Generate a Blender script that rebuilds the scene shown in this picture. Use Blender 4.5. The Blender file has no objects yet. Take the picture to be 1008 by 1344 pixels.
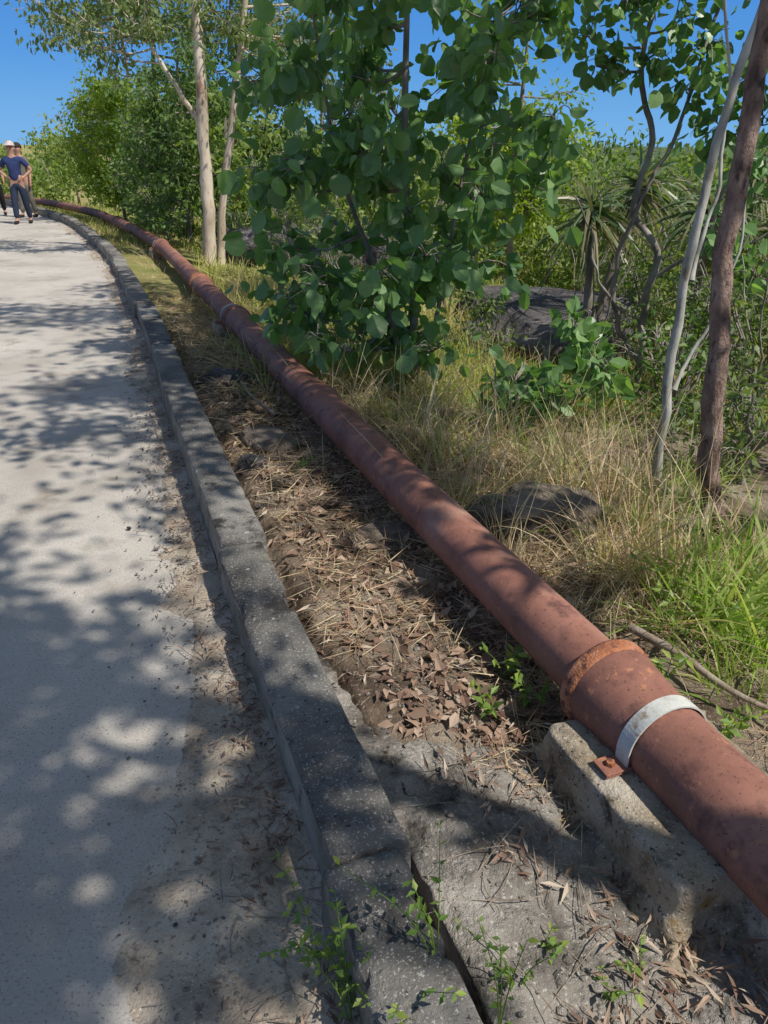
import bpy, bmesh, math, random
import numpy as np
from mathutils import Vector, noise as mn
R=np.random.RandomState(7); random.seed(7)
SC=bpy.context.scene; COL=SC.collection
# ---------------------------------------------------------------- helpers
def h2(ix,iy,seed):
    n=(ix*374761393+iy*668265263+seed*144665)&0xffffffff
    n=((n^(n>>13))*1274126177)&0xffffffff
    return ((n^(n>>16))&0xffff)/65535.
def vn(x,y,seed=0):
    x=np.asarray(x,float);y=np.asarray(y,float)
    ix=np.floor(x).astype(np.int64);iy=np.floor(y).astype(np.int64)
    fx=x-ix;fy=y-iy;fx=fx*fx*(3-2*fx);fy=fy*fy*(3-2*fy)
    a=h2(ix,iy,seed);b=h2(ix+1,iy,seed);c=h2(ix,iy+1,seed);d=h2(ix+1,iy+1,seed)
    return (a*(1-fx)+b*fx)*(1-fy)+(c*(1-fx)+d*fx)*fy
def fbm(x,y,seed=0,o=4):
    s=0;a=.5
    for k in range(o):
        s=s+a*(vn(x*2**k,y*2**k,seed+k*17)-.5);a*=.5
    return s
def nrm(v): return v/(np.linalg.norm(v,axis=-1,keepdims=True)+1e-9)
def mk(name,V,F,mats,parent=None,base=None,smooth=True,rnd=None,midx=None,**props):
    V=np.asarray(V,float)
    if base is not None: V=V-np.asarray(base,float)
    me=bpy.data.meshes.new(name)
    me.from_pydata(V.tolist(),[],[list(map(int,f)) for f in F])
    if not isinstance(mats,(list,tuple)): mats=[mats]
    for m in mats: me.materials.append(m)
    if smooth: me.polygons.foreach_set('use_smooth',[True]*len(me.polygons))
    if midx is not None: me.polygons.foreach_set('material_index',list(map(int,midx)))
    if rnd is not None:
        a=me.attributes.new('rnd','FLOAT','POINT'); a.data.foreach_set('value',np.asarray(rnd,dtype=np.float32))
    me.update()
    o=bpy.data.objects.new(name,me); COL.objects.link(o)
    if parent is not None: o.parent=parent
    elif base is not None: o.location=base
    for k,v in props.items(): o[k]=v
    return o
def empty(name,loc,**props):
    e=bpy.data.objects.new(name,None);e.location=loc;e.empty_display_size=.2;COL.objects.link(e)
    for k,v in props.items(): e[k]=v
    return e
def crom(P,n):
    P=[np.asarray(p,float) for p in P]
    if len(P)==2: return np.array([P[0]+(P[1]-P[0])*t for t in np.linspace(0,1,n+1)])
    Q=[2*P[0]-P[1]]+P+[2*P[-1]-P[-2]]; out=[]
    for i in range(1,len(Q)-2):
        for k in range(n):
            t=k/n
            out.append(.5*((2*Q[i])+(-Q[i-1]+Q[i+1])*t+(2*Q[i-1]-5*Q[i]+4*Q[i+1]-Q[i+2])*t*t+(-Q[i-1]+3*Q[i]-3*Q[i+1]+Q[i+2])*t**3))
    out.append(P[-1]); return np.array(out)
class Acc:
    def __init__(s): s.V=[];s.F=[];s.n=0;s.r=[];s.m=[]
    def add(s,V,F,rnd=None,m=0):
        V=np.asarray(V,float).reshape(-1,3);F=np.asarray(F)
        s.V.append(V);s.F+= (F+s.n).tolist(); s.n+=len(V)
        s.r.append(np.full(len(V),.5) if rnd is None else np.asarray(rnd)); s.m+=([m]*len(F) if np.isscalar(m) else list(m))
    def obj(s,name,mats,**k):
        if s.n==0: return None
        return mk(name,np.concatenate(s.V),s.F,mats,rnd=np.concatenate(s.r),midx=s.m,**k)
def tube(P,r,n=8,jit=0):
    P=np.asarray(P,float);m=len(P);r=np.broadcast_to(np.asarray(r,float),(m,))
    T=nrm(np.gradient(P,axis=0)); ref=np.array([.3,.9,.1]) if abs(T[0,2])>.6 else np.array([0,0,1.])
    X=nrm(np.cross(T,ref));Y=np.cross(T,X)
    a=np.linspace(0,2*math.pi,n,endpoint=False)
    rr=r[:,None]*(1+jit*(R.rand(m,n)-.5))
    V=P[:,None,:]+rr[...,None]*(np.cos(a)[None,:,None]*X[:,None,:]+np.sin(a)[None,:,None]*Y[:,None,:])
    F=[]
    for i in range(m-1):
        for j in range(n):
            k=(j+1)%n;F.append((i*n+j,i*n+k,(i+1)*n+k,(i+1)*n+j))
    return V.reshape(-1,3),F
TR=(np.array([(0,0,0),(0,.5,-.03),(0,1,-.1),(-.3,.14,.05),(-.46,.48,.07),(.3,.14,.05),(.46,.48,.07),(-.3,.82,0),(.3,.82,0)]),
    np.array([(0,1,4,3),(1,2,7,4),(0,5,6,1),(1,6,8,2)]))
TN=(np.array([(0,0,0),(.1,.35,.02),(0,.5,-.02),(-.1,.35,.02),(0,1,-.12)]),np.array([(0,1,4,2),(0,2,4,3)]))
TE=(np.array([(0,0,0),(.26,.4,.05),(0,.5,-.02),(-.26,.4,.05),(0,1,-.08)]),np.array([(0,1,4,2),(0,2,4,3)]))
def leaves(P,D,size,T,hint=None,rb=None):
    N=len(P);D=nrm(D)
    h=R.randn(N,3) if hint is None else hint
    X=nrm(np.cross(D,h));Z=np.cross(X,D)
    t,q=T;size=np.asarray(size).reshape(-1,1,1)*np.ones((N,1,1));wd=R.uniform(.75,1.1,(N,1,1))
    V=P[:,None,:]+size*(wd*t[None,:,0:1]*X[:,None,:]+t[None,:,1:2]*D[:,None,:]+R.uniform(.2,2.4,(N,1,1))*t[None,:,2:3]*Z[:,None,:])
    Q=(q[None]+(np.arange(N)*len(t))[:,None,None]).reshape(-1,4)
    r=R.rand(N) if rb is None else np.clip(rb,0,1)
    return V.reshape(-1,3),Q,np.repeat(r,len(t))
def blades(P,D,L,w,droop,segs=3,rb=None):
    N=len(D);D=nrm(D);P=np.zeros((N,3))+P;S=nrm(np.cross(D,R.randn(N,3)*.5+np.array([0,0,.6])))
    t=np.linspace(0,1,segs+1);L=np.asarray(L).reshape(-1,1,1)*np.ones((N,1,1));w=np.asarray(w).reshape(-1,1,1)*np.ones((N,1,1));dr=np.asarray(droop).reshape(-1,1,1)*np.ones((N,1,1))
    C=P[:,None,:]+D[:,None,:]*L*t[None,:,None]+np.array([0,0,-1.])*L*dr*(t**2)[None,:,None]
    H=S[:,None,:]*w*.5*((1-t)**.6+.03)[None,:,None]
    V=np.stack([C-H,C+H],2).reshape(-1,3)
    q=np.array([(2*i,2*i+1,2*i+3,2*i+2) for i in range(segs)])
    Q=(q[None]+(np.arange(N)*2*(segs+1))[:,None,None]).reshape(-1,4)
    r=R.rand(N) if rb is None else np.clip(rb,0,1)
    return V,Q,np.repeat(r,2*(segs+1))
# ---------------------------------------------------------------- materials
def newmat(name):
    m=bpy.data.materials.new(name);m.use_nodes=True;nt=m.node_tree
    return m,nt,nt.nodes['Principled BSDF']
def ramp(nt,stops):
    r=nt.nodes.new('ShaderNodeValToRGB');e=r.color_ramp.elements
    while len(e)<len(stops): e.new(.5)
    for i,(p,c) in enumerate(stops):
        e[i].position=p;e[i].color=(*c,1) if len(c)==3 else c
    return r
def noi(nt,co,scale,detail=5,rough=.62,dist=0):
    n=nt.nodes.new('ShaderNodeTexNoise');n.inputs['Scale'].default_value=scale;n.inputs['Detail'].default_value=detail
    n.inputs['Roughness'].default_value=rough;n.inputs['Distortion'].default_value=dist;nt.links.new(co,n.inputs['Vector']);return n
def mix(nt,f,a,b):
    m=nt.nodes.new('ShaderNodeMix');m.data_type='RGBA'
    for s,v in ((m.inputs[0],f),(m.inputs[6],a),(m.inputs[7],b)):
        if hasattr(v,'is_linked'): nt.links.new(v,s)
        else: s.default_value=v if not isinstance(v,tuple) else (*v,1)[:4]
    return m.outputs[2]
def nmat(name,cols,scale=4,rough=.9,bump=.4,bscale=60,layers=(),bdist=.01,spec=.3,stretch=None,lo=.32,hi=.68):
    m,nt,b=newmat(name);tc=nt.nodes.new('ShaderNodeTexCoord');co=tc.outputs['Object']
    if stretch:
        mp=nt.nodes.new('ShaderNodeMapping');mp.inputs['Scale'].default_value=stretch;nt.links.new(co,mp.inputs[0]);co=mp.outputs[0]
    n=noi(nt,co,scale);k=len(cols)
    r=ramp(nt,[(lo+(hi-lo)*i/max(1,k-1),c) for i,c in enumerate(cols)]);nt.links.new(n.outputs[0],r.inputs[0])
    c=r.outputs[0]
    for (lc,ls,l0,l1) in layers:
        q=noi(nt,co,ls,3 if ls>50 else 4,.65);rr=ramp(nt,[(l0,(0,0,0)),(l1,(1,1,1))]);nt.links.new(q.outputs[0],rr.inputs[0])
        c=mix(nt,rr.outputs[0],c,lc)
    nt.links.new(c,b.inputs['Base Color'])
    b.inputs['Roughness'].default_value=rough;b.inputs['Specular IOR Level'].default_value=spec
    if bump:
        bn=noi(nt,co,bscale,4,.7);bp=nt.nodes.new('ShaderNodeBump');bp.inputs['Strength'].default_value=bump;bp.inputs['Distance'].default_value=bdist
        nt.links.new(bn.outputs[0],bp.inputs['Height']);nt.links.new(bp.outputs[0],b.inputs['Normal'])
    return m
def leafmat(name,cols,rough=.45,trans=.25,spec=.4):
    m,nt,b=newmat(name);a=nt.nodes.new('ShaderNodeAttribute');a.attribute_name='rnd'
    k=len(cols);r=ramp(nt,[(i/max(1,k-1),c) for i,c in enumerate(cols)]);nt.links.new(a.outputs['Fac'],r.inputs[0])
    nt.links.new(r.outputs[0],b.inputs['Base Color']);b.inputs['Roughness'].default_value=rough;b.inputs['Specular IOR Level'].default_value=spec
    t=nt.nodes.new('ShaderNodeBsdfTranslucent');g=nt.nodes.new('ShaderNodeMix');g.data_type='RGBA';g.blend_type='MULTIPLY';g.inputs[0].default_value=1
    nt.links.new(r.outputs[0],g.inputs[6]);g.inputs[7].default_value=(1.7,1.9,.7,1);nt.links.new(g.outputs[2],t.inputs[0])
    ms=nt.nodes.new('ShaderNodeMixShader');ms.inputs[0].default_value=trans
    nt.links.new(b.outputs[0],ms.inputs[1]);nt.links.new(t.outputs[0],ms.inputs[2])
    nt.links.new(ms.outputs[0],nt.nodes['Material Output'].inputs[0]);return m
def plain(name,c,rough=.8,var=.25):
    return nmat(name,[tuple(x*(1-var) for x in c),c,tuple(min(1,x*(1+var)) for x in c)],scale=14,rough=rough,bump=.15,bscale=80)
M_path=nmat('path_concrete',[(.38,.345,.295),(.48,.44,.385),(.56,.52,.46)],scale=1.3,bump=.7,bscale=150,bdist=.008,
    layers=[((.32,.27,.215),2.6,.56,.72),((.26,.23,.20),130,.56,.66),((.70,.67,.62),190,.62,.70),((.28,.235,.19),.7,.56,.8)])
M_sand=nmat('sand_surface',[(.28,.22,.165),(.46,.385,.295),(.62,.55,.45)],scale=6,bump=1,bscale=80,bdist=.012,layers=[((.20,.145,.105),24,.57,.70),((.7,.65,.58),150,.62,.7),((.20,.16,.125),110,.58,.67)])
M_kerb=nmat('kerb_concrete',[(.065,.06,.055),(.155,.145,.13),(.31,.29,.25)],scale=2.2,bump=1,bscale=80,bdist=.008,
    layers=[((.42,.40,.36),170,.58,.66),((.035,.032,.03),7,.56,.68),((.50,.48,.43),34,.65,.72),((.24,.20,.13),6,.62,.75),((.03,.028,.026),60,.62,.70)])
M_kface=nmat('kerb_side_concrete',[(.14,.12,.085),(.27,.235,.18),(.38,.34,.28)],scale=5,bump=1,bscale=70,bdist=.01,
    layers=[((.07,.06,.045),9,.56,.68),((.17,.16,.08),4,.6,.72)])
M_apron=nmat('apron_concrete',[(.12,.105,.09),(.25,.225,.195),(.39,.36,.32)],scale=5,bump=1,bscale=50,bdist=.02,
    layers=[((.46,.43,.38),90,.58,.66),((.05,.045,.04),6,.52,.65)])
M_block=nmat('pier_concrete',[(.15,.115,.075),(.36,.30,.22),(.50,.45,.37)],scale=4.5,bump=1,bscale=60,bdist=.012,
    layers=[((.09,.07,.045),7,.53,.66),((.58,.55,.5),120,.60,.68),((.26,.17,.07),13,.58,.70),((.06,.05,.04),70,.6,.68)])
M_pipe=nmat('pipe_rust',[(.17,.075,.054),(.29,.13,.092),(.37,.175,.13)],scale=3.5,rough=.68,bump=.35,bscale=45,bdist=.004,spec=.3,
    layers=[((.12,.055,.045),7,.53,.68),((.42,.19,.10),26,.60,.69),((.41,.245,.185),2.2,.56,.76),((.09,.045,.035),120,.62,.68)])
M_rim=nmat('rim_rust',[(.22,.08,.045),(.44,.17,.08),(.52,.26,.16)],scale=16,rough=.85,bump=1,bscale=80,bdist=.01,layers=[((.16,.065,.05),26,.52,.62)])
M_galv=nmat('galvanised_steel',[(.38,.38,.34),(.54,.54,.49),(.62,.62,.57)],scale=14,rough=.65,bump=.2,bscale=60,layers=[((.30,.22,.16),22,.57,.68)])
M_galvo=nmat('dull_steel',[(.28,.25,.21),(.42,.38,.33),(.50,.46,.41)],scale=12,rough=.8,bump=.2,bscale=60)
M_rock=nmat('rock_surface',[(.05,.047,.048),(.11,.10,.10),(.20,.185,.18)],scale=2.2,bump=1,bscale=12,bdist=.08,layers=[((.30,.27,.24),5,.6,.72),((.03,.03,.03),3,.6,.7)])
M_rockl=nmat('tan_rock',[(.12,.095,.075),(.21,.17,.135),(.32,.27,.215)],scale=5,bump=1,bscale=22,bdist=.04,layers=[((.07,.06,.05),7,.56,.68)])
M_white=nmat('pale_bark',[(.34,.27,.19),(.56,.47,.36),(.68,.60,.49)],scale=5,bump=.5,bscale=25,layers=[((.28,.17,.11),6,.56,.68),((.20,.17,.14),14,.60,.70)],stretch=(1,1,.35))
M_pstem=nmat('grey_green_bark',[(.24,.23,.19),(.38,.37,.32),(.52,.50,.44)],scale=9,bump=.5,bscale=30,layers=[((.18,.15,.11),11,.56,.68)],stretch=(1,1,.4))
M_grey=nmat('grey_bark',[(.13,.11,.095),(.24,.21,.18),(.38,.35,.30)],scale=7,bump=.5,bscale=30,layers=[((.10,.07,.05),9,.58,.68)],stretch=(1,1,.4))
M_brown=nmat('brown_bark',[(.13,.085,.065),(.27,.18,.14),(.42,.30,.24)],scale=16,bump=1,bscale=60,bdist=.018,layers=[((.08,.055,.04),22,.54,.66)],stretch=(1,1,.5))
M_dead=nmat('dead_wood',[(.15,.11,.08),(.29,.23,.175),(.4,.34,.27)],scale=20,bump=.5,bscale=70)
L_round=leafmat('round_leaf',[(.08,.155,.06),(.12,.22,.08),(.17,.29,.105),(.25,.37,.14)],.38,.36,.5)
L_olive=leafmat('olive_leaf',[(.10,.145,.06),(.16,.215,.08),(.25,.30,.11)],.5,.35)
L_bright=leafmat('bright_leaf',[(.14,.22,.02),(.24,.33,.035),(.34,.40,.05)],.5,.4)
L_mid=leafmat('shrub_leaf',[(.065,.13,.04),(.12,.20,.055),(.21,.29,.08)],.5,.35)
L_pand=leafmat('strap_leaf',[(.055,.10,.045),(.11,.16,.06),(.26,.23,.14)],.4,.25)
L_weed=leafmat('weed_leaf',[(.10,.18,.035),(.17,.27,.05),(.30,.36,.07)],.5,.3)
L_dry=leafmat('dry_grass',[(.28,.15,.11),(.42,.27,.17),(.58,.45,.28),(.64,.54,.37),(.27,.28,.10)],.7,.25)
L_green=leafmat('green_grass',[(.11,.19,.03),(.20,.31,.05),(.32,.41,.10),(.50,.44,.22)],.55,.4)
L_field=leafmat('field_grass',[(.22,.28,.06),(.36,.39,.10),(.50,.46,.19),(.40,.31,.17)],.7,.35)
L_lit=leafmat('fallen_leaf',[(.10,.055,.04),(.21,.13,.09),(.36,.25,.18),(.50,.42,.33)],.75,.05)
L_far=leafmat('forest_leaf',[(.08,.13,.035),(.14,.21,.05),(.22,.28,.07),(.33,.36,.10)],.6,.38)
def ground_mat():
    m,nt,b=newmat('earth');tc=nt.nodes.new('ShaderNodeTexCoord');co=tc.outputs['Object']
    n=noi(nt,co,3);r=ramp(nt,[(.33,(.10,.072,.054)),(.46,(.22,.165,.12)),(.58,(.36,.29,.22)),(.7,(.48,.42,.335))]);nt.links.new(n.outputs[0],r.inputs[0])
    n2=noi(nt,co,.35);r2=ramp(nt,[(.35,(.19,.21,.06)),(.5,(.33,.31,.11)),(.62,(.24,.18,.09)),(.7,(.38,.35,.15))]);nt.links.new(n2.outputs[0],r2.inputs[0])
    sp=nt.nodes.new('ShaderNodeSeparateXYZ');nt.links.new(co,sp.inputs[0]);mr=nt.nodes.new('ShaderNodeMapRange')
    mr.inputs[1].default_value=5;mr.inputs[2].default_value=10;nt.links.new(sp.outputs[1],mr.inputs[0])
    c=mix(nt,mr.outputs[0],r.outputs[0],r2.outputs[0])
    q=noi(nt,co,70,3);rr=ramp(nt,[(.58,(0,0,0)),(.68,(1,1,1))]);nt.links.new(q.outputs[0],rr.inputs[0]);c=mix(nt,rr.outputs[0],c,(.42,.36,.28))
    nt.links.new(c,b.inputs['Base Color']);b.inputs['Roughness'].default_value=.95;b.inputs['Specular IOR Level'].default_value=.1
    bn=noi(nt,co,40,5,.75);bp=nt.nodes.new('ShaderNodeBump');bp.inputs['Strength'].default_value=1;bp.inputs['Distance'].default_value=.035
    nt.links.new(bn.outputs[0],bp.inputs['Height']);nt.links.new(bp.outputs[0],b.inputs['Normal']);return m
M_ground=ground_mat()
# ---------------------------------------------------------------- curves
K=[(1.75,-4),(.82,-1.5),(.275,0),(.115,.45),(0,.77),(-.107,1.06),(-.185,1.27),(-.298,1.575),(-.437,1.95),(-.68,2.61),(-1.015,3.54),(-1.62,5.22),(-2.52,7.63),(-4.38,12.27),(-7.1,18.0),(-9.3,21.8),(-12.8,27),(-18,33),(-26,40)]
kc=crom(K,40);seg=np.r_[0,np.cumsum(np.linalg.norm(np.diff(kc,axis=0),axis=1))]
def stations(ds,l0=0,l1=None):
    l=np.arange(l0,seg[-1] if l1 is None else l1,ds)
    x=np.interp(l,seg,kc[:,0]);y=np.interp(l,seg,kc[:,1])
    T=nrm(np.stack([np.gradient(x),np.gradient(y)],1));N=np.stack([T[:,1],-T[:,0]],1)
    return l,np.stack([x,y],1),N
def kx(y): return np.interp(y,kc[:,1],kc[:,0])
def kcos(y):
    s=(kx(np.asarray(y)+.2)-kx(np.asarray(y)-.2))/.4
    return 1/np.sqrt(1+s*s)
def soff(x,y): return (x-kx(y))*kcos(y)
def wpt(s,y): return kx(y)+s/kcos(y)
PP=[(1.625,-.8),(1.319,0),(1.089,.6),(.843,1.24),(.648,1.75),(.401,2.396),(-.297,4.22),(-1.27,6.76),(-2.165,9.1),(-4.03,13.9),(-6.5,19.1),(-8.3,22.4),(-11.8,27.4),(-17,33)]
pc=crom(PP,30)
def px(y): return np.interp(y,pc[:,1],pc[:,0])
def gz(x,y):
    x=np.asarray(x,float);y=np.asarray(y,float);s=soff(x,y)
    z=np.interp(s,[-60,-12,-5,-4.6,.18,.23,.29,.6,1.1,1.7,3,6,10,20,60],[1.5,.6,.05,-.05,-.05,-.12,-.03,-.07,-.11,-.13,-.32,-.85,-1.5,-2.1,-3])
    am=np.interp(s,[-60,-6,-4.7,.22,.4,1.5,5,20],[.5,.2,.0,0,.10,.12,.35,.9])
    z=z+am*fbm(x*1.1,y*1.1,3,5)+np.clip(am,0,.1)*.5*fbm(x*7,y*7,44,3)
    z=z-.22*np.exp(-((x-1.3)**2/.3+(y-.7)**2/.5))-.1*np.exp(-((x-.25)**2/.1+(y-.9)**2/.6))*(s>.3)
    r=np.hypot(x,y);t=np.clip((r-90)/300,0,1)
    return z+t*t*(3-2*t)*5*(1+fbm(x*.02,y*.02,9))
# ---------------------------------------------------------------- ground, path, kerb
u=np.linspace(-1,1,441);g=np.sinh(6.9*u)/2*.82
gx=g+.2;gy=g+2.0
X,Y=np.meshgrid(gx,gy);Z=gz(X,Y)
n=len(u);idx=np.arange(n*n).reshape(n,n)
F=np.stack([idx[:-1,:-1],idx[:-1,1:],idx[1:,1:],idx[1:,:-1]],-1).reshape(-1,4)
mk('ground',np.stack([X,Y,Z],-1).reshape(-1,3),F,M_ground,kind='structure',label='brown earth bank with sparse grass and leaf litter')
def strip(name,ds,S,zf,mat,l0=0,l1=None,**k):
    l,C,N=stations(ds,l0,l1);S=np.asarray(S)
    XY=C[:,None,:]+N[:,None,:]*S[None,:,None]
    Zs=zf(l[:,None],S[None,:],XY[...,0],XY[...,1])*np.ones((len(l),len(S)))
    V=np.concatenate([XY,Zs[...,None]],-1).reshape(-1,3);a=np.arange(len(V)).reshape(len(l),len(S))
    F=np.stack([a[:-1,:-1],a[:-1,1:],a[1:,1:],a[1:,:-1]],-1).reshape(-1,4)
    return mk(name,V,F,mat,**k)
strip('path',.25,np.linspace(-4.6,.02,40),lambda l,s,x,y:.006*fbm(x*.8,y*.8,5)+0*s,M_path,kind='structure',label='pale worn concrete footpath')
l,C,N=stations(.03,3.2,26)
cols=14;W=.06+.18*np.clip(vn(l*1.1,l*0,4),0,1)+.16*fbm(l*5,l*0,8)+.07*fbm(l*21,l*0,18)+.2*np.exp(-((C[:,1]-1.15)/.4)**2)
W=np.clip(W,.03,.6);f=np.linspace(0,1,cols)
XY=C[:,None,:]-N[:,None,:]*(W[:,None]*f[None,:])[...,None]
Zs=.005+.022*(1-f[None,:])**1.4+.014*fbm(XY[...,0]*14,XY[...,1]*14,6)*(1-f[None,:]**3)
Zs[:,-1]=-.002
V=np.concatenate([XY,Zs[...,None]],-1).reshape(-1,3);a=np.arange(len(V)).reshape(len(l),cols)
F=np.stack([a[:-1,:-1],a[1:,:-1],a[1:,1:],a[:-1,1:]],-1).reshape(-1,4)
mk('sand',V,F,M_sand,kind='structure',label='drift of pale sand and grit along the kerb')
KH=.025
acc=Acc();prof=[(-.006,-.06),(-.005,.0),(-.002,.06),(.0,.12+KH),(.002,.141+KH),(.008,.148+KH),(.026,.150+KH),(.055,.151+KH),(.09,.152+KH),(.125,.151+KH),(.155,.150+KH),(.170,.147+KH),(.177,.138+KH),(.179,.10),(.18,.04),(.183,-.05),(.183,-.27)]
L0=0;si=0
while L0<seg[-1]-1:
    L1=min(L0+[2.3,1.2,1.9,1.5][si%4],seg[-1]);ds=.02 if L0<16 else .1
    g0=.009
    l,C,N=stations(ds,L0+g0,L1-g0)
    off=random.uniform(-.016,.016);dz=random.uniform(-.018,.012);tw_=random.uniform(-.012,.012)
    P=np.array(prof);lm=(l-(L0+L1)/2)[:,None]
    S=P[:,0][None]+off+tw_*lm;Zz=P[:,1][None]+dz+0*lm
    cw=np.array([.1,.3,.5,.9,1.3,1.1,.5,.4,.4,.4,.6,1.3,1.5,.9,.4,.2,0])
    ll=l[:,None]+0*S;pp=P[:,0][None]*1+P[:,1][None]*2+0*ll
    S=S+.009*cw*fbm(ll*14,pp*9,31)*np.sign(.09-P[:,0])[None]+.008*fbm(ll*1.3,0*ll,33)
    edge=np.where(np.abs(P[:,0]-.09)>.076,1,.0)[None]
    chip=np.clip(fbm(ll*7,pp*.5,55)-.15,0,1)*.30*edge
    Zz=Zz+.006*cw*fbm(ll*18,pp*14,37)+.012*fbm(ll*.9,0*ll,39)*(P[:,1]>.0)-chip*(P[:,1]>.1)
    S=S+chip*.6*np.sign(.09-P[:,0])[None]
    XY=C[:,None,:]+N[:,None,:]*S[...,None]
    V=np.concatenate([XY,Zz[...,None]],-1).reshape(-1,3);a=np.arange(len(V)).reshape(S.shape)
    F=np.stack([a[:-1,:-1],a[1:,:-1],a[1:,1:],a[:-1,1:]],-1).reshape(-1,4)
    n0=acc.n;acc.add(V,F,m=[1 if j<4 else 0 for _ in range(len(l)-1) for j in range(len(prof)-1)])
    acc.F.append((a[0]+n0).tolist());acc.F.append((a[-1][::-1]+n0).tolist());acc.m+=[0,0]
    L0=L1;si+=1
acc.obj('kerb',[M_kerb,M_kface],kind='structure',label='raised weathered concrete kerb with dark mould')
def apz(s,x,y):
    return np.interp(s,[.22,.25,.4,.6,.8,1.0],[.0,-.01,-.035,-.07,-.105,-.2])+.08*fbm(x*4,y*4,12,5)+.05*fbm(x*15,y*15,13)-.12*np.clip(y-1.6,0,3)
SS=[.222,.227,.233,.26]+list(np.arange(.29,1.02,.025))
strip('concrete_apron',.02,SS,lambda l,s,x,y:np.where(s<.225,-.3,apz(s,x,y)+.03*fbm(x*20,y*20,71)*(s<.27)),M_apron,l0=2,l1=7.2,kind='structure',label='rough broken concrete apron beside the kerb')
# ---------------------------------------------------------------- pipeline
base=np.array([.74,1.5,-.1])
pipe=empty('pipeline',base,label='long rusty red-brown steel pipe running above the ground beside the kerb',category='pipe')
def pipe_pts(y0,y1,n):
    ys=np.linspace(y0,y1,n);return np.stack([px(ys),ys,np.full(n,.1)+.0*ys],1)
def sec(name,y0,y1,rf,mat,label=None,n=None,seg_=48,jit=0):
    n=n or max(8,int((y1-y0)/.06));P=pipe_pts(y0,y1,n);r=np.array([rf(p[1]) for p in P])
    V,F=tube(P,r,seg_,jit);k={'label':label} if label else {}
    return mk(name,V,F,mat,parent=pipe,base=base,**k)
sec('pipe_section',-.8,1.742,lambda y:float(np.interp(y,[-.8,1.38,1.5,1.62,1.70,1.75],[.114,.114,.117,.129,.140,.142])),M_pipe)
sec('bell_rim',1.712,1.765,lambda y:float(np.interp(y,[1.712,1.72,1.75,1.76,1.765],[.140,.146,.148,.142,.104])),M_rim,label='flaking orange rust rim of the pipe joint',n=16,seg_=90,jit=.012)
for (a_,b_) in ((1.7,4.46),(4.47,7.08),(7.1,9.2),(9.22,13.3),(13.32,18.6),(18.62,27),(27.02,32)):
    sec('pipe_section',a_,b_,lambda y,a_=a_,b_=b_:float(.106+.024*max(0,1-abs(y-b_)/.28)*(1 if b_>5 else .35)),M_pipe)
for yy in (4.46,7.09,9.21,13.31,18.61):
    sec('pipe_collar',yy-.06,yy+.06,lambda y,yy=yy:.110+(.017 if abs(y-yy)<.05 else 0)*(.75 if yy<5 else 1.8),M_rim if yy in(9.21,) else M_pipe,n=12)
def frame(y):
    d=np.array([float(px(y+.1)-px(y-.1)),.2,0]);d/=np.linalg.norm(d);return d,np.array([d[1],-d[0],0])
LEVN=[(.0,.0,.05),(.1,.12,.05),(.218,.27,.050),(.226,.28,.044),(.230,.284,.01),(.235,.292,-.05),(.245,.31,-.09),(.34,.42,-.125),(.46,.54,-.16),(.60,.7,-.21),(.8,.85,-.40)]
LEVF=[(.0,.0,.05),(.1,.1,.05),(.155,.17,.047),(.18,.2,.03),(.2,.215,-.05),(.22,.24,-.4)]
def pier(y,levels):
    c=np.array([float(px(y)),y,0]);d,a=frame(y)
    V=[];F=[];rows=[];lv=[]
    for i in range(len(levels)-1):
        for t in (0,.5): lv.append(tuple(np.array(levels[i])*(1-t)+np.array(levels[i+1])*t))
    lv.append(levels[-1])
    for (hx,hy,z) in lv:
        row=[]
        for k in range(160):
            t=k/160*4;sd=int(t);f=t-sd
            q=[(-1,-1+2*f),(-1+2*f,1),(1,1-2*f),(1-2*f,-1)][sd]
            qq=np.array(q);qq=qq/(max(1,np.linalg.norm(qq)-.34)**.5)
            p=c+a*qq[0]*hx+d*qq[1]*hy+np.array([0,0,z])
            w=.32 if z>-.07 else 1.5
            nv=(mn.noise(Vector(p*7))*.02+mn.noise(Vector(p*22))*.011+mn.noise(Vector(p*60))*.006)*w
            p=p+(a*qq[0]+d*qq[1])*nv*(1 if hx>.12 else 0)+np.array([0,0,nv*.8])
            row.append(len(V));V.append(p)
        rows.append(row)
    for i in range(len(rows)-1):
        for k in range(160):
            j=(k+1)%160;F.append((rows[i][k],rows[i+1][k],rows[i+1][j],rows[i][j]))
    return mk('concrete_pier',V,F,M_block,base=(c[0],c[1],-.3),label='stained tan concrete pier carrying the rusty pipe',category='concrete support',group='concrete piers under the pipe')
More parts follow.
